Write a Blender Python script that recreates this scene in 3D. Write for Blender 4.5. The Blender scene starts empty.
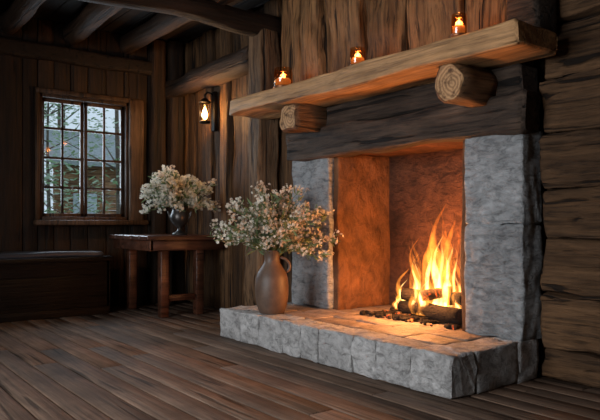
import bpy, math, random
from mathutils import Vector, noise, Matrix
random.seed(7)
scene=bpy.context.scene
R=random.random
def U(a,b): return a+(b-a)*random.random()

# ---------------------------------------------------------------- node helpers
def newmat(name):
    m=bpy.data.materials.new(name); m.use_nodes=True
    nt=m.node_tree; nt.nodes.clear()
    out=nt.nodes.new('ShaderNodeOutputMaterial')
    return m,nt,out
def N(nt,t,**kw):
    n=nt.nodes.new(t)
    for k,v in kw.items(): setattr(n,k,v)
    return n
def ramp(nt,stops,fac):
    r=nt.nodes.new('ShaderNodeValToRGB'); e=r.color_ramp.elements
    while len(e)<len(stops): e.new(0.5)
    for i,(p,c) in enumerate(stops):
        e[i].position=p; e[i].color=(c[0],c[1],c[2],1)
    nt.links.new(fac,r.inputs[0]); return r.outputs[0]
def coords(nt,off=13.0):
    tc=N(nt,'ShaderNodeTexCoord'); at=N(nt,'ShaderNodeAttribute',attribute_name='var')
    mu=N(nt,'ShaderNodeMath',operation='MULTIPLY'); nt.links.new(at.outputs['Fac'],mu.inputs[0]); mu.inputs[1].default_value=off
    ad=N(nt,'ShaderNodeVectorMath',operation='ADD'); nt.links.new(tc.outputs['Object'],ad.inputs[0]); nt.links.new(mu.outputs[0],ad.inputs[1])
    return ad.outputs[0],at.outputs['Fac']
def mapping(nt,vec,scale):
    m=N(nt,'ShaderNodeMapping'); m.inputs['Scale'].default_value=scale; nt.links.new(vec,m.inputs[0]); return m.outputs[0]
def noise_n(nt,vec,scale,detail=6,rough=.6,dist=0):
    n=N(nt,'ShaderNodeTexNoise'); n.inputs['Scale'].default_value=scale; n.inputs['Detail'].default_value=detail
    n.inputs['Roughness'].default_value=rough; n.inputs['Distortion'].default_value=dist
    nt.links.new(vec,n.inputs['Vector']); return n.outputs['Fac']
def mix(nt,a,b,fac,bt='MIX'):
    m=N(nt,'ShaderNodeMix',data_type='RGBA',blend_type=bt)
    if isinstance(fac,(int,float)): m.inputs[0].default_value=fac
    else: nt.links.new(fac,m.inputs[0])
    for s,i in ((a,6),(b,7)):
        if isinstance(s,tuple): m.inputs[i].default_value=(*s,1)
        else: nt.links.new(s,m.inputs[i])
    return m.outputs[2]
def math_n(nt,op,a,b):
    m=N(nt,'ShaderNodeMath',operation=op)
    for s,i in ((a,0),(b,1)):
        if isinstance(s,(int,float)): m.inputs[i].default_value=s
        else: nt.links.new(s,m.inputs[i])
    return m.outputs[0]

def wood(name,c1,c2,axis='X',rough=.6,bump=.5,sc=1.0,var=.5,crack=.6,spec=.35):
    m,nt,out=newmat(name)
    v,a=coords(nt)
    g=.7; s={'X':(g,7,7),'Y':(7,g,7),'Z':(7,7,g)}[axis]
    s=tuple(k*sc for k in s)
    mv=mapping(nt,v,s)
    n1=noise_n(nt,mv,1.0,8,.65,.9)
    n2=noise_n(nt,mapping(nt,v,tuple(k*4 if k>g*sc else k*1.6 for k in s)),1.3,6,.7,.3)
    n3=noise_n(nt,v,1.3,4,.6)
    n4=noise_n(nt,mapping(nt,v,tuple(k*2.2 if k>g*sc else k*.9 for k in s)),1.0,3,.5,.6)
    base=ramp(nt,[(.3,c1),(.52,tuple((x+y)/2 for x,y in zip(c1,c2))),(.72,c2)],n1)
    streak=ramp(nt,[(.36,(1-crack,)*3),(.5,(1,1,1)),(.7,(1.3,)*3)],n2)
    col=mix(nt,base,streak,1.0,'MULTIPLY')
    ck=ramp(nt,[(.345,(max(.08,1-crack*1.35),)*3),(.39,(1,)*3)],n4)
    col=mix(nt,col,ck,1.0,'MULTIPLY')
    blot=ramp(nt,[(.3,(.55,)*3),(.7,(1.22,)*3)],n3)
    col=mix(nt,col,blot,1.0,'MULTIPLY')
    vv=math_n(nt,'ADD',math_n(nt,'MULTIPLY',a,var),1-var/2)
    vc=N(nt,'ShaderNodeCombineColor'); 
    for i in range(3): nt.links.new(vv,vc.inputs[i])
    col=mix(nt,col,vc.outputs[0],1.0,'MULTIPLY')
    h=math_n(nt,'ADD',math_n(nt,'MULTIPLY',n1,.6),n2)
    ckh=ramp(nt,[(.345,(0,0,0)),(.405,(.65,)*3)],n4)
    h=math_n(nt,'ADD',h,ckh)
    b=N(nt,'ShaderNodeBump'); b.inputs['Strength'].default_value=bump; b.inputs['Distance'].default_value=.03
    nt.links.new(h,b.inputs['Height'])
    p=N(nt,'ShaderNodeBsdfPrincipled'); p.inputs['Specular IOR Level'].default_value=spec
    nt.links.new(col,p.inputs['Base Color']); nt.links.new(b.outputs[0],p.inputs['Normal'])
    rr=math_n(nt,'ADD',math_n(nt,'MULTIPLY',n2,.3),rough-.15); nt.links.new(rr,p.inputs['Roughness'])
    nt.links.new(p.outputs[0],out.inputs[0]); return m
def stone(name,c1,c2,sc=1,bump=.6,rough=.8,var=.3,aniso=(1,1,2.2),con=.5,dist=.05):
    m,nt,out=newmat(name)
    v,a=coords(nt)
    n1=noise_n(nt,v,2.5*sc,8,.65,.4); n2=noise_n(nt,mapping(nt,v,aniso),9*sc,8,.72,.6); n3=noise_n(nt,v,45*sc,3,.6)
    n5=noise_n(nt,mapping(nt,v,aniso),4*sc,3,.5,1.2)
    col=ramp(nt,[(.3,c1),(.7,c2)],n1)
    col=mix(nt,col,ramp(nt,[(.34,(con,)*3),(.52,(1,)*3),(.7,(1.2,)*3)],n2),1,'MULTIPLY')
    vv=math_n(nt,'ADD',math_n(nt,'MULTIPLY',a,var),1-var/2)
    vc=N(nt,'ShaderNodeCombineColor')
    for i in range(3): nt.links.new(vv,vc.inputs[i])
    col=mix(nt,col,vc.outputs[0],1.0,'MULTIPLY')
    h=math_n(nt,'ADD',n2,math_n(nt,'MULTIPLY',n3,.25))
    h=math_n(nt,'ADD',h,math_n(nt,'MULTIPLY',n5,.8))
    b=N(nt,'ShaderNodeBump'); b.inputs['Strength'].default_value=bump; b.inputs['Distance'].default_value=dist
    nt.links.new(h,b.inputs['Height'])
    p=N(nt,'ShaderNodeBsdfPrincipled'); p.inputs['Roughness'].default_value=rough; p.inputs['Specular IOR Level'].default_value=.3
    nt.links.new(col,p.inputs['Base Color']); nt.links.new(b.outputs[0],p.inputs['Normal'])
    nt.links.new(p.outputs[0],out.inputs[0]); return m
def simple(name,c,rough=.6,metal=0,emi=None,es=0,sc=12,amt=.25,bump=.1,sub=0,transl=0):
    m,nt,out=newmat(name)
    v,a=coords(nt)
    n=noise_n(nt,v,sc,5,.6)
    col=ramp(nt,[(.3,tuple(x*(1-amt) for x in c)),(.7,tuple(x*(1+amt) for x in c))],n)
    p=N(nt,'ShaderNodeBsdfPrincipled'); p.inputs['Roughness'].default_value=rough; p.inputs['Metallic'].default_value=metal
    nt.links.new(col,p.inputs['Base Color'])
    b=N(nt,'ShaderNodeBump'); b.inputs['Strength'].default_value=bump; b.inputs['Distance'].default_value=.01
    nt.links.new(n,b.inputs['Height']); nt.links.new(b.outputs[0],p.inputs['Normal'])
    if emi: p.inputs['Emission Color'].default_value=(*emi,1); p.inputs['Emission Strength'].default_value=es
    if transl:
        t=N(nt,'ShaderNodeBsdfTranslucent'); nt.links.new(col,t.inputs[0]); mx=N(nt,'ShaderNodeMixShader'); mx.inputs[0].default_value=transl
        nt.links.new(p.outputs[0],mx.inputs[1]); nt.links.new(t.outputs[0],mx.inputs[2]); nt.links.new(mx.outputs[0],out.inputs[0])
    else: nt.links.new(p.outputs[0],out.inputs[0])
    return m
def glass(name,tint,refl=.12):
    m,nt,out=newmat(name)
    t=N(nt,'ShaderNodeBsdfTransparent'); t.inputs[0].default_value=(*tint,1)
    g=N(nt,'ShaderNodeBsdfGlossy'); g.inputs['Roughness'].default_value=.05
    mx=N(nt,'ShaderNodeMixShader'); mx.inputs[0].default_value=refl
    nt.links.new(t.outputs[0],mx.inputs[1]); nt.links.new(g.outputs[0],mx.inputs[2]); nt.links.new(mx.outputs[0],out.inputs[0]); return m

# ---------------------------------------------------------------- mesh builder
class MB:
    def __init__(s): s.v=[];s.f=[];s.var=[];s.mi=[];s.sm=[]
    def add(s,vs,fs,var=.5,mi=0,smooth=True):
        o=len(s.v); s.v+=[tuple(v) for v in vs]
        for f in fs: s.f.append([i+o for i in f]); s.var.append(var); s.mi.append(mi); s.sm.append(smooth)
    def build(s,name,mats,parent=None,origin=(0,0,0),auto=True):
        me=bpy.data.meshes.new(name)
        o=Vector(origin)
        me.from_pydata([tuple(Vector(v)-o) for v in s.v],[],s.f)
        for m in (mats if isinstance(mats,(list,tuple)) else [mats]): me.materials.append(m)
        at=me.attributes.new('var','FLOAT','FACE'); at.data.foreach_set('value',s.var)
        me.polygons.foreach_set('material_index',s.mi); me.polygons.foreach_set('use_smooth',s.sm)
        me.update()
        ob=bpy.data.objects.new(name,me); ob.location=o; scene.collection.objects.link(ob)
        if parent: ob.parent=parent
        return ob
AX={'X':0,'Y':1,'Z':2}
def rbox(mb,lo,hi,axis='X',r=.01,amp=0,freq=3,step=None,cs=None,var=None,mi=0,capmi=None,smooth=True,lowamp=0):
    """rounded (hewn) bar: rounded-rect section swept along axis, displaced by noise"""
    if var is None: var=R()
    ia=AX[axis]; ib,ic=[i for i in range(3) if i!=ia]
    L=hi[ia]-lo[ia]; W=hi[ib]-lo[ib]; H=hi[ic]-lo[ic]
    r=min(r,W/2*.999,H/2*.999,L/2*.9)
    cb=(hi[ib]+lo[ib])/2; cc=(hi[ic]+lo[ic])/2
    sec=[]
    nseg=2 if r<.03 else 6
    cs=cs or 10
    corners=[(W/2-r,H/2-r,0),(-W/2+r,H/2-r,90),(-W/2+r,-H/2+r,180),(W/2-r,-H/2+r,270)]
    for k,(x,y,a0) in enumerate(corners):
        for j in range(nseg+1):
            a=math.radians(a0+90*j/nseg); sec.append((x+r*math.cos(a),y+r*math.sin(a)))
        nx,ny,na=corners[(k+1)%4]
        a=math.radians(a0+90); p0=(x+r*math.cos(a),y+r*math.sin(a))
        a=math.radians(na); p1=(nx+r*math.cos(a),ny+r*math.sin(a))
        d=math.hypot(p1[0]-p0[0],p1[1]-p0[1]); n=int(d/cs)
        for j in range(1,n):
            t=j/n; sec.append((p0[0]+(p1[0]-p0[0])*t,p0[1]+(p1[1]-p0[1])*t))
    step=step or L
    nl=max(1,int((L-2*r)/step)) if L>2*r else 1
    br=min(r,.025,L*.2)
    stations=[(0,-br)]+[(br+(L-2*br)*i/nl,0) for i in range(nl+1)]+[(L,-br)]
    vs=[];ns=len(sec); seed=Vector((var*91,var*37,var*17))
    for (d,ins) in stations:
        for (x,y) in sec:
            fx=1+ins/(W/2) ; fy=1+ins/(H/2)
            p=[0,0,0]; p[ia]=lo[ia]+d; p[ib]=cb+x*fx; p[ic]=cc+y*fy
            P=Vector(p)
            if amp>0 or lowamp>0:
                q=P*freq+seed; q[ia]*=.5
                nv=noise.turbulence_vector(q,3,False)
                P=P+nv*amp
                if lowamp: 
                    q=P*.8+seed; P=P+noise.noise_vector(q)*lowamp
            vs.append(P)
    fs=[];nr=len(stations)
    for i in range(nr-1):
        for j in range(ns):
            a=i*ns+j;b=i*ns+(j+1)%ns
            fs.append([a,b,b+ns,a+ns])
    mb.add(vs,fs,var,mi,smooth)
    mb.add([vs[j] for j in range(ns)],[list(range(ns))[::-1]],var,capmi if capmi is not None else mi,False)
    mb.add([vs[(nr-1)*ns+j] for j in range(ns)],[list(range(ns))],var,capmi if capmi is not None else mi,False)
def tube(mb,pts,rad,n=8,var=.5,mi=0,caps=True):
    if not isinstance(rad,(list,tuple)): rad=[rad]*len(pts)
    pts=[Vector(p) for p in pts]; vs=[]; prev=None
    for i,p in enumerate(pts):
        t=(pts[min(i+1,len(pts)-1)]-pts[max(i-1,0)]).normalized()
        if prev is None:
            u=t.cross(Vector((0,0,1)))
            if u.length<.05: u=t.cross(Vector((1,0,0)))
        else: u=prev-t*prev.dot(t)
        u.normalize(); prev=u; w=t.cross(u)
        for j in range(n):
            a=2*math.pi*j/n; vs.append(p+(u*math.cos(a)+w*math.sin(a))*rad[i])
    fs=[[i*n+j,i*n+(j+1)%n,(i+1)*n+(j+1)%n,(i+1)*n+j] for i in range(len(pts)-1) for j in range(n)]
    if caps: fs+=[list(range(n))[::-1],[ (len(pts)-1)*n+j for j in range(n)]]
    mb.add(vs,fs,var,mi)
def lathe(mb,c,prof,n=40,var=.5,mi=0,amp=0):
    vs=[]
    for (r,z) in prof:
        for j in range(n):
            a=2*math.pi*j/n; p=Vector((c[0]+r*math.cos(a),c[1]+r*math.sin(a),c[2]+z))
            if amp: p+=noise.noise_vector(p*9)*amp
            vs.append(p)
    fs=[[i*n+j,i*n+(j+1)%n,(i+1)*n+(j+1)%n,(i+1)*n+j] for i in range(len(prof)-1) for j in range(n)]
    fs.append(list(range(n))[::-1]); fs.append([(len(prof)-1)*n+j for j in range(n)])
    mb.add(vs,fs,var,mi)
def empty(name,loc=(0,0,0)):
    e=bpy.data.objects.new(name,None); e.location=(0,0,0); scene.collection.objects.link(e); return e

# ---------------------------------------------------------------- materials
M_floor=wood('floor_wood',(.165,.105,.070),(.28,.192,.138),'X',rough=.78,bump=.35,var=.2,crack=.45,spec=.22)
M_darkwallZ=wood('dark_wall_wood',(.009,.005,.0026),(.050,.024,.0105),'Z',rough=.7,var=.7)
M_sidewall=wood('side_wall_wood',(.045,.022,.0095),(.235,.122,.05),'Z',rough=.65,var=.75,bump=.9,crack=.75)
M_log=wood('hewn_log_wood',(.060,.031,.014),(.20,.107,.049),'X',rough=.7,bump=1.0,var=.35,crack=.65,sc=.9)
M_board=wood('chimney_board_wood',(.13,.06,.023),(.43,.23,.095),'Z',rough=.6,bump=1.0,var=.45,crack=.75,sc=.9)
M_post=wood('post_wood',(.09,.049,.025),(.33,.195,.10),'Z',rough=.7,bump=1.0,var=.3,crack=.8)
M_mantel=wood('mantel_wood',(.34,.175,.072),(.74,.43,.20),'X',rough=.55,bump=.7,var=.15,crack=.5,sc=.9)
M_lintel=wood('charred_lintel_wood',(.018,.013,.010),(.13,.088,.061),'X',rough=.7,bump=1.0,var=.2,crack=.75)
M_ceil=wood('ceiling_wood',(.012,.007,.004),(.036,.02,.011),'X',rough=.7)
M_beam=wood('ceiling_beam_wood',(.028,.015,.008),(.095,.052,.029),'X',rough=.7,bump=.8)
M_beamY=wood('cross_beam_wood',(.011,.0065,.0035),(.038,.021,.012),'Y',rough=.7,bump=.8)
M_frame=wood('window_frame_wood',(.035,.018,.010),(.11,.056,.030),'Z',rough=.5)
M_trim=wood('trim_wood',(.05,.027,.014),(.17,.094,.05),'Z',rough=.55)
M_table=wood('table_wood',(.06,.024,.014),(.19,.076,.042),'Y',rough=.35,var=.2,spec=.5,bump=.2)
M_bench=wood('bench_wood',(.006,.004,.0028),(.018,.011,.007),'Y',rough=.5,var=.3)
M_stone=stone('grey_stone',(.33,.35,.365),(.60,.63,.65),1,1.0,var=.10,con=.45,dist=.07)
M_hstone=stone('hearth_stone',(.48,.48,.475),(.80,.80,.79),1.4,1.0,var=.16,aniso=(1,1,1.4),con=.48,dist=.06)
M_slab=stone('hearth_slab',(.20,.16,.135),(.42,.35,.30),1.2,.7,rough=.55,aniso=(1,1,1),var=.35,dist=.035)
M_mortar=stone('mortar',(.15,.147,.14),(.25,.245,.235),3,.5)
M_plaster=stone('firebox_plaster',(.085,.042,.021),(.25,.115,.052),.9,.9,var=.1,aniso=(1,1,.7),con=.5,dist=.04)
M_brick=stone('firebox_back_plaster',(.045,.021,.013),(.18,.073,.035),.8,.9,var=.1,aniso=(1,1,1.6),con=.45,dist=.05)
M_char=stone('charred_log',(.008,.006,.005),(.05,.035,.025),4,1.0)
M_black=simple('black_iron',(.02,.018,.016),.45,.8)

def ember():
    m,nt,out=newmat('ember_log')
    v,a=coords(nt); n=noise_n(nt,v,9,6,.7,1)
    col=ramp(nt,[(.3,(.012,.009,.007)),(.7,(.10,.06,.035))],noise_n(nt,v,20,5,.6))
    em=ramp(nt,[(.56,(0,0,0)),(.63,(1,.10,.008)),(.74,(1,.35,.05))],n)
    p=N(nt,'ShaderNodeBsdfPrincipled'); p.inputs['Roughness'].default_value=.9; p.inputs['Emission Strength'].default_value=1.8
    bu=N(nt,'ShaderNodeBump'); bu.inputs['Strength'].default_value=1; bu.inputs['Distance'].default_value=.02; nt.links.new(n,bu.inputs['Height']); nt.links.new(bu.outputs[0],p.inputs['Normal'])
    nt.links.new(col,p.inputs['Base Color']); nt.links.new(em,p.inputs['Emission Color']); nt.links.new(p.outputs[0],out.inputs[0]); return m
M_ember=ember()
def ringwood():
    m,nt,out=newmat('log_end_grain')
    tc=N(nt,'ShaderNodeTexCoord')
    w=N(nt,'ShaderNodeTexWave',wave_type='RINGS',rings_direction='Y'); w.inputs['Scale'].default_value=10; w.inputs['Distortion'].default_value=5; w.inputs['Detail'].default_value=5; w.inputs['Detail Scale'].default_value=1.2
    nt.links.new(tc.outputs['Object'],w.inputs['Vector'])
    n=noise_n(nt,tc.outputs['Object'],14,6,.7)
    col=ramp(nt,[(.0,(.28,.15,.065)),(.9,(.50,.29,.135))],w.outputs['Fac']); col=mix(nt,col,ramp(nt,[(.38,(.3,.25,.2)),(.5,(1.0,)*3),(.7,(1.2,)*3)],n),1,'MULTIPLY')
    p=N(nt,'ShaderNodeBsdfPrincipled'); p.inputs['Roughness'].default_value=.75
    b=N(nt,'ShaderNodeBump'); b.inputs['Strength'].default_value=.6; b.inputs['Distance'].default_value=.02; nt.links.new(n,b.inputs['Height']); nt.links.new(b.outputs[0],p.inputs['Normal'])
    nt.links.new(col,p.inputs['Base Color']); nt.links.new(p.outputs[0],out.inputs[0]); return m
M_ring=ringwood()

# ================================================================= ROOM
X0,X1=-9.0,2.0; Y0,Y1=-2.6,4.5; ZC=3.95
mb=MB(); y=Y0
while y<Y1:
    w=U(.17,.22); y2=min(y+w,Y1+.05); x=X0-U(0,2)
    while x<X1:
        L=U(3.0,5.5); a=max(x,X0); b=min(x+L,X1)
        if b-a>.02: rbox(mb,(a+.003,y+.005,-.05),(b-.003,y2-.005,U(-.003,.001)),'X',r=.008)
        x+=L
    y=y2
rbox(mb,(X0-.25,Y0-.25,-.12),(X1+.25,Y1+.25,-.045),'X',r=.01,var=0)
mb.build('floor',M_floor)
mb=MB(); y=Y0
while y<Y1:
    y2=min(y+U(.2,.28),Y1); rbox(mb,(X0,y+.004,ZC),(X1,y2-.004,ZC+.05),'X',r=.008); y=y2
rbox(mb,(X0-.2,Y0-.2,ZC+.05),(X1+.2,Y1+.2,ZC+.2),'X',r=.01,var=0)
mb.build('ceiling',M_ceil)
for yb in (-2,-1.1,-.3,.5,1.25,2.0,2.8,3.6):
    mb=MB(); rbox(mb,(X0+.0,yb-.11,3.66),(X1,yb+.11,3.93),'X',r=.1,amp=.03,freq=2,step=.15,lowamp=.05)
    mb.build('ceiling_beam',M_beam)
mb=MB(); rbox(mb,(-6.5,Y0,3.40),(-6.22,Y1,3.67),'Y',r=.12,amp=.04,freq=2,step=.15,lowamp=.05)
rbox(mb,(-1.2,Y0,3.36),(-.9,Y1,3.67),'Y',r=.13,amp=.03,freq=2,step=.2,lowamp=.04)
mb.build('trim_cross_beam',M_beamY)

# far wall (x=-9) with window opening
WY0,WY1,WZ0,WZ1=2.38,3.66,1.23,2.96
mb=MB(); y=Y0
while y<Y1:
    y2=min(y+U(.2,.3),Y1)
    if y<WY0<y2: y2=WY0
    if y<WY1<y2: y2=WY1
    d=U(0,.02)
    if y>=WY0-.001 and y2<=WY1+.001:
        rbox(mb,(X0-.12,y+.004,0),(X0+d,y2-.004,WZ0),'Z',r=.01); rbox(mb,(X0-.12,y+.004,WZ1),(X0+d,y2-.004,ZC),'Z',r=.01)
    else: rbox(mb,(X0-.12,y+.004,0),(X0+d,y2-.004,ZC),'Z',r=.01,amp=.006,freq=3,step=.3)
    y=y2
for lo,hi in (((X0-.2,Y0,-.1),(X0-.1,WY0,ZC+.1)),((X0-.2,WY1,-.1),(X0-.1,Y1+.2,ZC+.1)),((X0-.2,WY0,-.1),(X0-.1,WY1,WZ0)),((X0-.2,WY0,WZ1),(X0-.1,WY1,ZC+.1))):
    rbox(mb,lo,hi,'Z',r=.002,var=.2,smooth=False)
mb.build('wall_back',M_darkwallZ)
mb=MB()
rbox(mb,(X0+.02,3.95,0),(X0+.16,4.2,ZC-.02),'Z',r=.06,amp=.02,step=.2,var=.6)
rbox(mb,(X0+.02,4.22,0),(X0+.26,4.46,ZC-.02),'Z',r=.07,amp=.02,step=.2,var=.8)
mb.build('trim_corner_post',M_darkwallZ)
mb=MB(); rbox(mb,(X0+.02,Y0,3.38),(X0+.14,Y1-.3,3.6),'Y',r=.05,amp=.02,step=.2,var=.1)
mb.build('trim_wall_plate',M_ceil)

def window(name,axis_x,ya,yb,za,zb,rows=4):
    e=empty(name)
    x=axis_x
    mb=MB(); t=.055
    rbox(mb,(x-.16,ya,za),(x+.03,ya+t,zb),'Z',r=.006); rbox(mb,(x-.16,yb-t,za),(x+.03,yb,zb),'Z',r=.006)
    rbox(mb,(x-.16,ya,zb-t),(x+.03,yb,zb),'Y',r=.006); rbox(mb,(x-.16,ya,za),(x+.03,yb,za+t),'Y',r=.006)
    ym=(ya+yb)/2
    for (a,b) in ((ya+t,ym-.004),(ym+.004,yb-t)):
        for s in (0,1):
            yy=a if s==0 else b-.045
            rbox(mb,(x-.1,yy,za+t),(x-.05,yy+.045,zb-t),'Z',r=.006)
        rbox(mb,(x-.1,a,za+t),(x-.05,b,za+t+.05),'Y',r=.006); rbox(mb,(x-.1,a,zb-t-.05),(x-.05,b,zb-t),'Y',r=.006)
        rbox(mb,(x-.09,(a+b)/2-.016,za+t),(x-.06,(a+b)/2+.016,zb-t),'Z',r=.004)
        for i in range(1,rows):
            z=za+t+(zb-za-2*t)*i/rows; rbox(mb,(x-.09,a,z-.017),(x-.06,b,z+.017),'Y',r=.004)
    mb.build('sashes',M_frame,e)
    g=MB(); g.add([(x-.075,ya+t,za+t),(x-.075,yb-t,za+t),(x-.075,yb-t,zb-t),(x-.075,ya+t,zb-t)],[[0,1,2,3]]); g.build('panes',M_glass,e)
    mb=MB()
    rbox(mb,(x+.005,ya-.04,za-.02),(x+.05,ya+.02,zb+.05),'Z',r=.01,var=.1)
    rbox(mb,(x+.005,yb-.02,za-.02),(x+.09,yb+.20,zb+.05),'Z',r=.02,amp=.01,step=.2,var=.9)
    rbox(mb,(x+.005,ya-.04,zb-.01),(x+.06,yb+.2,zb+.06),'Y',r=.01,var=.2)
    rbox(mb,(x+.005,ya-.06,za-.06),(x+.16,yb+.24,za+.01),'Y',r=.012,var=.5)
    mb.build('casing',M_trim,e)
    return e
M_glass=glass('window_glass',(.90,.94,.96),.03)
window('window_1',X0,WY0,WY1,WZ0,WZ1)

# right wall (fireplace wall)
mb=MB(); x=X0
while x<-6.0:
    x2=min(x+U(.17,.33),-6.0); d=U(0,.07)
    rbox(mb,(x+.006,Y1-d,0),(x2-.006,Y1+.1,ZC),'Z',r=.025,amp=.025,freq=3,step=.1,mi=0)
    x=x2
x=-6.0
while x<-5.8:
    rbox(mb,(x,Y1-.06,0),(x+.13,Y1+.1,ZC),'Z',r=.02,amp=.012,step=.2,mi=2); x+=.135
for lo,hi in (((X0,Y1+.1,-.1),(-5.12,Y1+.2,ZC+.1)),((-3.38,Y1+.1,-.1),(X1,Y1+.2,ZC+.1)),((-5.12,Y1+.1,1.95),(-3.38,Y1+.2,ZC+.1))):
    rbox(mb,lo,hi,'X',r=.002,var=.1,smooth=False)
z=0.0
for i,h in enumerate((.25,.41,.41,.41,.41,.42,.42,.41,.41,.40)):
    rbox(mb,(-2.80,Y1-.04-U(0,.04),z+.006),(X1,Y1+.12,min(z+h-.006,ZC)),'X',r=.03,amp=.045,freq=3.2,step=.04,cs=.035,mi=1); z+=h
mb.build('wall_right',[M_sidewall,M_log,M_post])
mb=MB(); rbox(mb,(X0+.05,4.18,3.08),(-6.55,4.48,3.36),'X',r=.1,amp=.04,step=.12,lowamp=.05)
mb.build('trim_wall_log',M_beam)
mb=MB(); rbox(mb,(-6.54,4.14,0),(-6.26,4.42,3.5),'Z',r=.04,amp=.04,freq=2.5,step=.08,cs=.05,var=.6,lowamp=.03)
mb.build('trim_post',M_post)

# left wall, out of view, with an opening added for the daylight fill
LX0,LX1,LZ0,LZ1=-5.2,-1.6,.8,2.9
mb=MB()
for lo,hi in (((X0,Y0-.15,-.1),(LX0,Y0,ZC+.1)),((LX1,Y0-.15,-.1),(X1,Y0,ZC+.1)),((LX0,Y0-.15,-.1),(LX1,Y0,LZ0)),((LX0,Y0-.15,LZ1),(LX1,Y0,ZC+.1))):
    rbox(mb,lo,hi,'X',r=.004,smooth=False)
mb.build('wall_left',M_darkwallZ)
mb=MB()
for xx in (LX0,LX0+1.17,LX1-1.23,LX1-.06): rbox(mb,(xx,Y0-.12,LZ0),(xx+.06,Y0-.04,LZ1),'Z',r=.006)
for zz in (LZ0,(LZ0+LZ1)/2,LZ1-.06): rbox(mb,(LX0,Y0-.12,zz),(LX1,Y0-.04,zz+.06),'X',r=.006)
mb.build('added_window_2',M_frame)  # unseen window, added so the soft daylight fill has an opening
mb=MB(); rbox(mb,(X1,Y0-.15,-.1),(X1+.15,Y1+.2,ZC+.1),'Y',r=.004,smooth=False); mb.build('wall_front',M_darkwallZ)

# chimney breast boards (part of the wall above the mantel)
mb=MB()
for a,b,d in ((-6.12,-5.72,.0),(-5.70,-5.36,.03),(-5.17,-4.66,.05),(-4.64,-4.12,.02),(-4.03,-3.46,.06),(-3.43,-2.98,.03)):
    rbox(mb,(a,4.33-d,2.43),(b,4.47,ZC-.01),'Z',r=.03,amp=.05,freq=2.8,step=.045,cs=.035)
rbox(mb,(-6.1,4.42,2.43),(-2.9,4.5,ZC-.01),'Z',r=.01,var=0)
mb.build('wall_chimney_breast',M_board)
mb=MB(); rbox(mb,(-2.93,4.15,2.60),(-2.66,4.44,ZC-.01),'Z',r=.05,amp=.03,freq=2.5,step=.08,cs=.06)
mb.build('trim_chimney_post',M_lintel)

# ================================================================= HEARTH
HE=empty('hearth')
HX0,HX1,HY,HZ=-5.93,-2.83,3.42,.30
mb=MB()
rbox(mb,(HX0+.014,HY+.014,0),(HX1-.014,4.44,HZ-.012),'X',r=.01,var=.5,mi=1)
x=HX0; ws=[.38,.35,.40,.27,.25,.44,.27,.36,.40]
for i,w in enumerate(ws):
    x2=min(x+w,HX1)
    rbox(mb,(x+.002,HY+U(-.004,.004),0),(x2-.002,HY+.27,HZ+U(-.002,.002)),'X',r=.012,amp=.016,freq=7,step=.02,cs=.02,var=R()); x=x2
yy=HY+.272
for w in (.50,.27):
    rbox(mb,(HX1-.3,yy,0),(HX1+U(-.003,.003),yy+w-.002,HZ),'Y',r=.011,amp=.014,freq=7,step=.03,cs=.03); yy+=w
yy=HY+.272
for w in (.36,.41):
    rbox(mb,(HX0,yy,0),(HX0+.28,yy+w-.002,HZ),'Y',r=.011,amp=.014,freq=7,step=.03,cs=.03); yy+=w
mb.build('edge_stones',[M_hstone,M_mortar],HE)
mb=MB(); rows=[(HY+.275,.275),(HY+.55,.25),(HY+.80,.26)]
for ry,rw in rows:
    x=HX0+.285
    while x<HX1-.32:
        w=U(.35,.6); x2=min(x+w,HX1-.305)
        if x2-x>.08: rbox(mb,(x+.003,ry+.003,HZ-.1),(x2-.003,ry+rw-.003,HZ+U(-.003,.002)),'X',r=.008,amp=.008,freq=5,step=.05,cs=.05)
        x=x2
x=-5.12
while x<-3.4:
    x2=min(x+U(.3,.45),-3.38); 
    for ry in (4.5,4.79): rbox(mb,(x+.004,ry,HZ-.12),(x2-.004,ry+.285,HZ-.003),'X',r=.01,amp=.006,step=.08)
    x=x2
mb.build('slabs',M_slab,HE)

# ================================================================= FIREPLACE
FP=empty('fireplace')
mb=MB()
def pier(xa,xb,zs):
    for za,zb in zip(zs[:-1],zs[1:]):
        rbox(mb,(xa,4.25+U(-.003,.003),za+.001),(xb,4.52,zb-.001),'Z',r=.014,amp=.020,freq=6,step=.018,cs=.018)
pier(-5.77,-5.12,(HZ+.002,1.28,1.91)); pier(-3.385,-2.84,(HZ+.002,1.19,1.91))
mb.build('stone_piers',M_stone,FP)
mb=MB()
rbox(mb,(-5.13,4.31,HZ),(-5.04,5.1,1.93),'Z',r=.01,amp=.018,step=.05,cs=.05,mi=0)
rbox(mb,(-3.46,4.31,HZ),(-3.37,5.1,1.93),'Z',r=.01,amp=.018,step=.05,cs=.05,mi=0)
rbox(mb,(-5.14,5.05,.15),(-3.36,5.2,2.0),'X',r=.01,mi=1)
rbox(mb,(-5.14,4.42,1.93),(-3.36,5.15,2.05),'X',r=.01,mi=1)
rbox(mb,(-5.14,4.5,.08),(-3.36,5.15,.17),'X',r=.01,mi=1)
mb.build('firebox',[M_plaster,M_brick],FP)
mb=MB(); rbox(mb,(-5.82,4.19,1.905),(-2.80,4.46,2.20),'X',r=.03,amp=.045,freq=2.5,step=.04,cs=.035,lowamp=.02,var=.6)
rbox(mb,(-5.75,4.26,2.19),(-2.85,4.48,2.42),'X',r=.02,amp=.02,step=.1,var=.3)
mb.build('lintel_beam',M_lintel,FP)
MS=empty('mantel_shelf')
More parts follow.
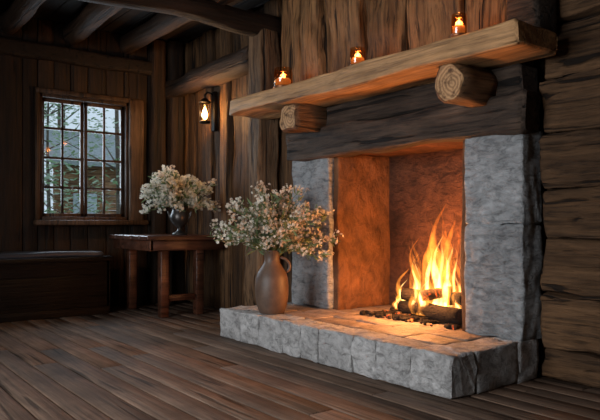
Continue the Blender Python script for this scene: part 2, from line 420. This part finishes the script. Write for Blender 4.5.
for cx,rr,rd in ((-5.32,.135,.35),(-3.21,.155,.95)):
    mb=MB(); cz=2.425-rr
    rbox(mb,(cx-rr*1.05,3.87,cz-rr),(cx+rr*1.05,4.3,cz+rr),'Y',r=rr*rd,amp=.045,freq=4,step=.03,cs=.03,var=R(),capmi=1,mi=0)
    mb.build('corbel_log',[wood('corbel_wood_%d'%int(-cx),(.14,.07,.03),(.42,.23,.11),'Y',bump=.8),M_ring],MS,origin=(cx+.02,3.87,cz-.01))
mb=MB(); rbox(mb,(-6.30,3.75,2.42),(-2.56,4.29,2.59),'X',r=.018,amp=.03,freq=2.4,step=.05,cs=.04,var=.5,lowamp=.02)
mb.v=[(v[0],v[1],min(v[2],2.592)) for v in mb.v]
mb.build('shelf',M_mantel,MS)

# ================================================================= FIRE
FR=empty('log_fire'); FXO=-.06
mb=MB()
def rlog(p0,p1,r,mi=0,n=14,bend=.02):
    p0,p1=Vector(p0),Vector(p1); pts=[];rad=[]
    for i in range(13):
        t=i/12; p=p0.lerp(p1,t)+noise.noise_vector(p0*7+Vector((t*2,0,0)))*bend; pts.append(p); rad.append(r*(1+.12*noise.noise(Vector((t*5,p0.x*9,0))))*(.9 if i in(0,12) else 1))
    tube(mb,pts,rad,n,R(),mi)
zf=HZ+.0
rlog((-4.42,4.60,zf+.085),(-3.58,4.46,zf+.085),.07,1)
rlog((-4.42,4.84,zf+.085),(-3.56,4.78,zf+.085),.08,0)
rlog((-4.34,4.52,zf+.20),(-3.66,4.86,zf+.18),.06,1)
rlog((-4.10,4.88,zf+.20),(-3.58,4.52,zf+.22),.06,1)
rlog((-4.05,4.46,zf+.22),(-3.85,4.86,zf+.28),.05,0)
mb.build('burning_logs',[M_ember,M_char],FR)
mb=MB()
for i in range(190):
    x=U(-4.66,-3.52);y=U(4.27,4.93); s=U(.010,.030)
    rbox(mb,(x-s,y-s*.8,zf-.001),(x+s,y+s*.8,zf+s*U(.8,1.6)),'X',r=s*.4,amp=s*.5,freq=12,step=s,mi=random.choice((0,1,1,1)))
for i in range(50):
    x=U(-4.64,-3.65);y=U(4.27,4.6);a=U(0,.7);L=U(.06,.2)
    if x+L>-3.52: L=.08
    tube(mb,[(x,y,zf+.014),(x+L*math.cos(a),y+L*math.sin(a),zf+U(.014,.04))],U(.006,.012),6,R(),1)
mb.build('coals',[M_ember,M_char],FR)
def flamemat(name,col_lo,col_hi,z0,z1,st_lo,st_hi):
    m,nt,out=newmat(name)
    g=N(nt,'ShaderNodeNewGeometry'); sp=N(nt,'ShaderNodeSeparateXYZ'); nt.links.new(g.outputs['Position'],sp.inputs[0])
    mr=N(nt,'ShaderNodeMapRange'); mr.inputs[1].default_value=z0; mr.inputs[2].default_value=z1; nt.links.new(sp.outputs[2],mr.inputs[0])
    c=ramp(nt,[(0,col_lo),(1,col_hi)],mr.outputs[0])
    ms=N(nt,'ShaderNodeMapRange'); ms.inputs[1].default_value=z0; ms.inputs[2].default_value=z1; ms.inputs[3].default_value=st_lo; ms.inputs[4].default_value=st_hi; nt.links.new(sp.outputs[2],ms.inputs[0])
    tn=noise_n(nt,mapping(nt,g.outputs['Position'],(9,9,3.5)),1.3,3,.6,1.5)
    k=ramp(nt,[(.36,(.05,)*3),(.60,(1.5,)*3)],tn)
    s=math_n(nt,'MULTIPLY',ms.outputs[0],k)
    e=N(nt,'ShaderNodeEmission'); nt.links.new(c,e.inputs[0]); nt.links.new(s,e.inputs[1]); nt.links.new(e.outputs[0],out.inputs['Volume']); return m
M_fl_o=flamemat('flame_outer',(1,.32,.04),(1,.19,.014),.4,1.35,20,16)
M_fl_i=flamemat('flame_core',(1,.64,.22),(1,.46,.10),.4,1.2,70,44)
def tongue(mb,base,H,Rr,ph,lean=(0,0),flat=.6,amp=.09):
    n=14;m=26;vs=[]
    for i in range(m+1):
        t=i/m; r=Rr*(1.35*(1-t)**1.1*(t+.10)**.3)*(1+.24*math.sin(t*13+ph*3))
        if i==m: r=.001
        ox=lean[0]*t+amp*t*math.sin(t*6.5+ph); oy=lean[1]*t+amp*.6*t*math.cos(t*5+ph*1.7)
        for j in range(n):
            a=2*math.pi*j/n; rj=r*(1+.2*math.sin(2*a+ph+t*4))
            vs.append((base[0]+ox+rj*math.cos(a),base[1]+oy+rj*flat*math.sin(a),base[2]+H*t))
    fs=[[i*n+j,i*n+(j+1)%n,(i+1)*n+(j+1)%n,(i+1)*n+j] for i in range(m) for j in range(n)]
    fs+=[list(range(n))[::-1],[m*n+j for j in range(n)]]
    mb.add(vs,fs)
T=[(-3.93,4.62,.36,1.06,.13,.5,(.02,.02)),(-4.07,4.66,.38,.86,.105,2.1,(-.02,0)),(-3.80,4.58,.38,.78,.095,3.3,(.03,.0)),
   (-4.20,4.62,.36,.64,.09,4.4,(-.05,0)),(-4.33,4.60,.36,.42,.07,1.1,(-.05,0)),(-3.68,4.60,.36,.56,.075,5.2,(.02,0)),(-4.0,4.50,.34,.5,.09,.9,(.05,-.02)),
   (-3.87,4.74,.40,.94,.08,1.6,(-.05,0)),(-4.42,4.62,.34,.26,.055,2.6,(.02,0)),(-3.60,4.55,.34,.30,.05,.2,(0,0)),(-4.12,4.52,.34,.42,.07,3.9,(0,0)),(-3.98,4.70,.4,1.0,.06,4.0,(.06,0)),(-4.25,4.70,.4,.70,.05,5.6,(.0,0)),
   (-3.76,4.66,.5,.72,.045,2.7,(.0,0)),(-4.15,4.58,.5,.62,.04,.7,(-.02,0)),(-4.5,4.66,.33,.18,.045,3.6,(0,0))]
for i,(x,y,z,H,r,ph,ln) in enumerate(T):
    x+=FXO
    mb=MB(); tongue(mb,(x,y,z),H,r,ph,ln); mb.build('flame_%d'%i,M_fl_o,FR)
    mb=MB(); tongue(mb,(x,y,z+.01),H*.70,r*.5,ph,(ln[0]*.7,ln[1]*.7),amp=.06); mb.build('flame_core_%d'%i,M_fl_i,FR)

def plight(name,loc,e,col,rad,parent=None):
    l=bpy.data.lights.new(name,'POINT'); l.energy=e; l.color=col; l.shadow_soft_size=rad
    o=bpy.data.objects.new(name,l); o.location=loc; scene.collection.objects.link(o)
    if parent: o.parent=parent
    return o
plight('fire_light',(-4.05,4.50,.90),58,(1,.36,.10),.14,FR)
plight('fire_light_low',(-4.15,4.32,.66),32,(1,.39,.12),.1,FR)

# ================================================================= TABLE & BENCH
TB=empty('side_table'); mb=MB()
TX0,TX1,TY0,TY1,TZ=-8.72,-7.4,3.25,4.38,1.04
w=(TX1-TX0)/5
for i in range(5): rbox(mb,(TX0+i*w+.002,TY0,TZ-.06),(TX0+(i+1)*w-.002,TY1,TZ),'Y',r=.008,amp=.004,step=.2)
mb.build('top',M_table,TB); mb=MB()
rbox(mb,(TX1-.10,TY0+.06,TZ-.19),(TX1-.05,TY1-.03,TZ-.055),'Y',r=.006); rbox(mb,(TX0+.05,TY0+.06,TZ-.19),(TX0+.1,TY1-.03,TZ-.055),'Y',r=.006)
rbox(mb,(TX0+.05,TY0+.05,TZ-.19),(TX1-.05,TY0+.10,TZ-.055),'X',r=.006)
mb.build('apron',M_table,TB); mb=MB()
for lx in (TX1-.2,TX0+.1):
    for ly in (3.47,3.97):
        rbox(mb,(lx,ly,0),(lx+.11,ly+.11,TZ-.06),'Z',r=.012)
rbox(mb,(TX1-.17,3.5,.2),(TX1-.12,4.0,.28),'Y',r=.008)
mb.build('legs',M_table,TB)
BN=empty('bench'); mb=MB()
rbox(mb,(X0+.05,Y0+1.2,.70),(X0+.72,3.15,.76),'Y',r=.01,var=.5)
rbox(mb,(X0+.62,Y0+1.25,.02),(X0+.67,3.12,.70),'Y',r=.006,var=.4)
rbox(mb,(X0+.05,3.08,0),(X0+.67,3.13,.7),'Z',r=.006,var=.4); rbox(mb,(X0+.05,Y0+1.22,0),(X0+.67,Y0+1.27,.7),'Z',r=.006,var=.4)
rbox(mb,(X0+.66,Y0+1.3,.0),(X0+.70,3.1,.1),'Y',r=.004,var=.7)
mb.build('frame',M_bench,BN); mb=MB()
M_cush=simple('cushion_cloth',(.05,.056,.07),.34,0,sc=60,bump=.3)
rbox(mb,(X0+.08,1.1,.76),(X0+.68,3.05,.83),'Y',r=.03,amp=.01,freq=3,step=.08,cs=.08,var=.5)
rbox(mb,(X0+.08,-1.2,.76),(X0+.68,1.06,.83),'Y',r=.03,amp=.01,freq=3,step=.08,cs=.08,var=.5)
mb.build('cushions',M_cush,BN)

# ================================================================= FLOWERS
M_stem=simple('stem_green',(.14,.19,.08),.6); M_leaf=simple('leaf_green',(.21,.29,.14),.55,amt=.4,sc=6,transl=.3)
M_petW=simple('petal_cream',(.84,.81,.71),.6,amt=.08,transl=.35); M_petC=simple('petal_blush',(.74,.62,.50),.6,amt=.12,transl=.35); M_cen=simple('flower_centre',(.6,.5,.2),.7)
def bouquet(name,parent,mouth,rx,hz,ns,seed,leafy=1.0,psize=.017,nf=9,white=.68,ymax=99):
    random.seed(seed); mb=MB(); c=Vector(mouth)
    def floret(p,s,mi):
        nrm=Vector((U(-1,1),U(-1,1),U(-.3,1.2))).normalized(); u=nrm.orthogonal().normalized(); w=nrm.cross(u); a0=U(0,6)
        for k in range(5):
            a=a0+k*2*math.pi/5; d=u*math.cos(a)+w*math.sin(a); q=nrm.cross(d)
            mb.add([p,p+d*s*.6+q*s*.42+nrm*s*.15,p+d*s*1.05+nrm*s*.3,p+d*s*.6-q*s*.42+nrm*s*.15],[[0,1,2,3]],R(),mi)
        cs=s*.18; mb.add([p+nrm*s*.2,p+u*cs+nrm*.002,p+w*cs+nrm*.002,p-u*cs+nrm*.002,p-w*cs+nrm*.002],[[0,1,2],[0,2,3],[0,3,4],[0,4,1]],.5,4)
    def leaf(p,d,L,W):
        d=d.normalized(); s=d.cross(Vector((U(-1,1),U(-1,1),U(-1,1)))).normalized(); n=s.cross(d)
        mb.add([p,p+d*L*.35+s*W+n*L*.05,p+d*L*.7+s*W*.7,p+d*L-n*L*.12,p+d*L*.7-s*W*.7,p+d*L*.35-s*W+n*L*.05,p+d*L*.4-n*L*.05],[[0,1,6],[1,2,3,6],[3,4,5,6],[0,6,5]],R(),1)
    for i in range(ns):
        az=U(0,2*math.pi); e=R()**.62
        el=math.radians(88-e*84)
        rr=U(.6,1.06)
        tip=c+Vector((math.cos(az)*math.cos(el)*rx*rr,math.sin(az)*math.cos(el)*rx*rr,max(.02,(math.sin(el))*hz*rr)))
        tip.y=min(tip.y,ymax-.15)
        if e>.8: tip.z+=U(-.10,.05)
        mid=c+Vector(((tip.x-c.x)*.35,(tip.y-c.y)*.35,(tip.z-c.z)*.62+.08))
        b=c+Vector((U(-.03,.03),U(-.03,.03),-.15))
        pts=[]
        for k in range(9):
            t=k/8; pts.append(b*(1-t)**3+ (c+Vector(((tip.x-c.x)*.05,(tip.y-c.y)*.05,.02)))*3*t*(1-t)**2+mid*3*t*t*(1-t)+tip*t**3)
        tube(mb,pts,[.0045*(1-.5*k/8) for k in range(9)],5,R(),0,False)
        for bq in range(5):
            k=random.choice((4,5,6,7,8,8)); p=pts[k]; dirn=(pts[k]-pts[k-1]).normalized()
            out=(dirn+Vector((U(-1,1),U(-1,1),U(-.3,.8)))*.8).normalized(); q=p+out*U(.04,.11)
            tube(mb,[p,(p+q)/2+Vector((0,0,-.005)),q],[.0025,.002,.0015],4,R(),0,False)
            mi=2 if R()<white else 3
            for f in range(nf):
                off=Vector((U(-1,1),U(-1,1),U(-.6,.9)))*.045
                fp=q+off; floret(fp,psize*U(.7,1.15),mi)
                if f%2==0: tube(mb,[q-out*.03,fp],[.0012,.001],3,.5,0,False)
        for l in range(int(9*leafy)):
            k=random.randint(2,8); p=pts[k]; dirn=(pts[k]-pts[k-1]).normalized()
            leaf(p,dirn+Vector((U(-1,1),U(-1,1),U(-.6,.8)))*.9,U(.05,.13),U(.006,.013))
    mb.v=[(v[0],min(v[1],ymax),v[2]) for v in mb.v]
    return mb.build(name,[M_stem,M_leaf,M_petW,M_petC,M_cen],parent)

JG=empty('flower_jug')
M_clay=simple('brown_stoneware',(.125,.080,.056),.5,0,sc=8,amt=.3,bump=.25)
jx,jy=-5.25,3.62
mb=MB()
lathe(mb,(jx,jy,HZ+.004),[(.115,0),(.127,.012),(.150,.08),(.165,.18),(.168,.27),(.160,.35),(.138,.41),(.100,.465),(.080,.50),(.074,.54),(.080,.585),(.095,.615),(.097,.63),(.088,.633),(.078,.615),(.066,.57),(.064,.53)],48,amp=.003)
rv=Vector((.6032,.7976,0)); hp=[]
for i in range(15):
    a=math.pi*i/14; hp.append(Vector((jx,jy,HZ+.485))+rv*(.083+.065*math.sin(a)+.055*(i/14))+Vector((0,0,.07*math.cos(a))))
tube(mb,hp,.014,10)
mb.build('jug',M_clay,JG)
bouquet('wildflowers',JG,(jx,jy,HZ+.61),.66,.65,82,12,leafy=2.1,psize=.0165,nf=8,white=.5,ymax=4.17)

GV=empty('flower_vase'); gx,gy=-7.80,3.88
M_pewter=simple('dark_pewter',(.09,.085,.08),.35,.7,sc=9)
mb=MB()
lathe(mb,(gx,gy,TZ+.003),[(.10,0),(.105,.012),(.085,.03),(.04,.05),(.028,.075),(.03,.09),(.05,.11),(.095,.15),(.12,.20),(.125,.25),(.108,.30),(.095,.33),(.105,.36),(.125,.38),(.12,.383),(.095,.36),(.085,.33)],40)
for sg in (-1,1):
    tube(mb,[Vector((gx,gy,TZ+.17+.15*math.sin(math.pi*i/10*.9)*1.0))+rv*sg*(.11+.05*math.sin(math.pi*i/10)) for i in range(11)],.008,8)
mb.build('vase',M_pewter,GV)
bouquet('white_flowers',GV,(gx,gy,TZ+.37),.51,.47,66,23,leafy=1.8,psize=.023,nf=8,white=.85,ymax=4.39)

# ================================================================= CANDLES
random.seed(5)
M_amber=glass('amber_glass',(.97,.74,.50),.10)
M_clearg=glass('lantern_glass',(.98,.88,.72),.08)
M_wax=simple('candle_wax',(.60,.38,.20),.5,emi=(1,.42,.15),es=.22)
M_cfl=simple('candle_flame',(1,.6,.2),.5,emi=(1,.60,.22),es=14)
M_cork=simple('copper_band',(.35,.15,.07),.4,.8)
def candle(x,y,r,h,pw):
    e=empty('candle_jar'); z=2.594
    mb=MB(); lathe(mb,(x,y,z+.002),[(r*.9,0),(r,.008),(r,h*.8),(r*.93,h*.92),(r*.96,h),(r*.9,h),(r*.87,h*.92),(r*.93,h*.8),(r*.93,.015)],32); mb.build('glass',M_amber,e)
    mb=MB(); lathe(mb,(x,y,z+.016),[(r*.8,0),(r*.82,h*.35),(r*.7,h*.42),(r*.2,h*.4)],24); mb.build('wax',M_wax,e)
    mb=MB(); tube(mb,[(x,y,z+h*.4),(x,y,z+h*.5)],.003,6); mb.build('wick',M_black,e)
    mb=MB(); lathe(mb,(x,y,z+h*.47),[(.002,0),(r*.14,h*.07),(r*.17,h*.14),(r*.1,h*.26),(.001,h*.4)],12); mb.build('flame',M_cfl,e)
    mb=MB(); lathe(mb,(x,y,z+.001),[(r*1.04,0),(r*1.06,h*.10),(r*1.02,h*.12)],28); mb.build('base',M_cork,e)
    plight('candle_light',(x,y,z+h*.75),pw,(1,.50,.19),.03,e)
candle(-5.42,3.88,.098,.21,2.5)
candle(-4.27,3.88,.072,.17,4.5)
candle(-3.12,3.86,.058,.17,5)

# ================================================================= SCONCE
SC=empty('wall_sconce'); sx,sy,sz=-7.80,4.26,2.72
mb=MB()
rbox(mb,(sx-.05,4.38,sz-.25),(sx+.05,4.44,sz+.3),'Z',r=.01,mi=0)
tube(mb,[(sx,4.4,sz+.22),(sx,4.36,sz+.27),(sx,4.30,sz+.28),(sx,sy,sz+.24),(sx,sy,sz+.18)],.012,8)
lathe(mb,(sx,sy,sz+.13),[(.085,0),(.08,.015),(.04,.05),(.012,.07)],16)
lathe(mb,(sx,sy,sz-.15),[(.07,0),(.078,.015),(.078,.03)],16)
for i in range(4):
    a=math.pi/4+i*math.pi/2; tube(mb,[(sx+.07*math.cos(a),sy+.07*math.sin(a),sz-.13),(sx+.07*math.cos(a),sy+.07*math.sin(a),sz+.14)],.006,6)
mb.build('lantern_frame',M_black,SC)
mb=MB(); lathe(mb,(sx,sy,sz-.12),[(.058,0),(.06,.24)],20); mb.build('lantern_glass',M_clearg,SC)
M_bulb=simple('lamp_flame',(1,.7,.3),.5,emi=(1,.62,.22),es=22)
mb=MB(); lathe(mb,(sx,sy,sz-.10),[(.014,0),(.034,.03),(.042,.07),(.026,.13),(.003,.18)],14); mb.build('lamp_flame',M_bulb,SC)
plight('sconce_light',(sx+.04,sy-.12,sz),30,(1,.52,.20),.05,SC)

# ================================================================= EXTERIOR
M_ground=simple('ground_grass',(.26,.32,.20),.9,sc=2)
mb=MB(); mb.add([(-60,-40,-.6),(-9.4,-40,-.6),(-9.4,50,-.6),(-60,50,-.6)],[[0,1,2,3]]); mb.build('ground',M_ground)
M_sid=wood('cabin_siding',(.22,.11,.06),(.46,.25,.13),'Y',rough=.8,var=.4)
M_cwin=simple('cabin_window_pane',(.45,.52,.58),.2); M_roof=simple('slate_roof',(.32,.36,.38),.9)
CB=empty('cabin'); mb=MB()
for i in range(16): rbox(mb,(-22,6.3,-.6+i*.25),(-21.8,12,-.36+i*.25),'Y',r=.02)
mb.build('siding',M_sid,CB); mb=MB()
for j in range(3): rbox(mb,(-21.8,6.9+j*1.7,.8),(-21.74,7.7+j*1.7,2.2),'Z',r=.01)
mb.build('cabin_windows',M_cwin,CB); mb=MB()
mb.add([(-21.2,6.0,3.3),(-21.2,12.5,3.3),(-24,12.5,4.6),(-24,6.0,4.6),(-21.2,6.0,3.1),(-21.2,12.5,3.1)],[[0,1,2,3],[0,4,5,1]],smooth=False); mb.build('roof',M_roof,CB)
M_bark=simple('bark',(.12,.095,.075),.9,sc=20,amt=.5); M_nee=simple('leaves_green',(.26,.40,.22),.8,sc=4,amt=.4,transl=.4); M_nee2=simple('leaves_pale',(.50,.61,.48),.8,sc=4,amt=.3,transl=.4)
for (tx,ty,h,s) in ((-17,6.6,9,1.0),(-30,3.5,12,1.5),(-16.5,4.2,8,.9),(-32,9.5,13,1.6),(-27,6.0,9,1.2),(-24,5.0,7,.9),(-20,5.6,7,.8),(-25,7.6,10,1),(-36,6.5,13,1.5)):
    mb=MB(); tube(mb,[(tx+.1*math.sin(i),ty,-.6+h*i/8) for i in range(9)],[.10*s*(1-i/9.5) for i in range(9)],8,mi=0)
    br=[]
    for k in range(22):
        t=U(.12,.92); a=U(0,6.28); L=(1-t)*h*.25+.3; z0=-.6+h*t
        e=Vector((tx+L*math.cos(a),ty+L*math.sin(a),z0+L*.5)); br.append((e,L)); tube(mb,[(tx,ty,z0),e],[.03*s,.01],5,mi=0)
    for i in range(1300):
        e,L=random.choice(br); p=e+Vector((U(-1,1),U(-1,1),U(-1,1)))*L*.42; sz_=U(.05,.12); a=U(0,6.28)
        d=Vector((math.cos(a),math.sin(a),U(-.6,.3))); sd=Vector((-math.sin(a),math.cos(a),U(-.4,.4)))
        mb.add([p,p+d*sz_+sd*sz_*.6,p+d*sz_*2,p+d*sz_-sd*sz_*.6],[[0,1,2,3]],R(),1 if R()<.6 else 2)
    mb.build('tree',[M_bark,M_nee,M_nee2])

# ================================================================= LIGHTS
def area(name,loc,rot,sx_,sy_,e,col):
    l=bpy.data.lights.new(name,'AREA'); l.shape='RECTANGLE'; l.size=sx_; l.size_y=sy_; l.energy=e; l.color=col
    o=bpy.data.objects.new(name,l); o.location=loc; o.rotation_euler=rot; scene.collection.objects.link(o); return o
area('daylight_fill_left',((LX0+LX1)/2,Y0-.2,(LZ0+LZ1)/2),(math.radians(82),0,math.radians(6)),LX1-LX0,LZ1-LZ0,118,(.98,.98,1.0)).data.spread=math.radians(110)  # soft fill from off-frame left, placed behind the added window
area('daylight_window_1',(X0-.35,(WY0+WY1)/2,2.2),(math.radians(90),0,math.radians(-90)),1.1,1.5,42,(.75,.87,1.0)).data.spread=math.radians(150)
w=bpy.data.worlds.new('World'); scene.world=w; w.use_nodes=True; nt=w.node_tree; nt.nodes.clear()
o=nt.nodes.new('ShaderNodeOutputWorld'); b=nt.nodes.new('ShaderNodeBackground'); b.inputs[0].default_value=(.68,.80,.92,1); b.inputs[1].default_value=.95
nt.links.new(b.outputs[0],o.inputs[0])

# ================================================================= CAMERA
cam=bpy.data.cameras.new('camera'); co=bpy.data.objects.new('camera',cam); scene.collection.objects.link(co)
co.location=(0,0,1.2); co.rotation_euler=(math.radians(90),0,math.radians(52.9)); cam.sensor_width=36; cam.lens=38.4; cam.shift_y=13/600; cam.clip_start=.05
scene.camera=co
scene.view_settings.view_transform='Standard'
scene.view_settings.look='None'
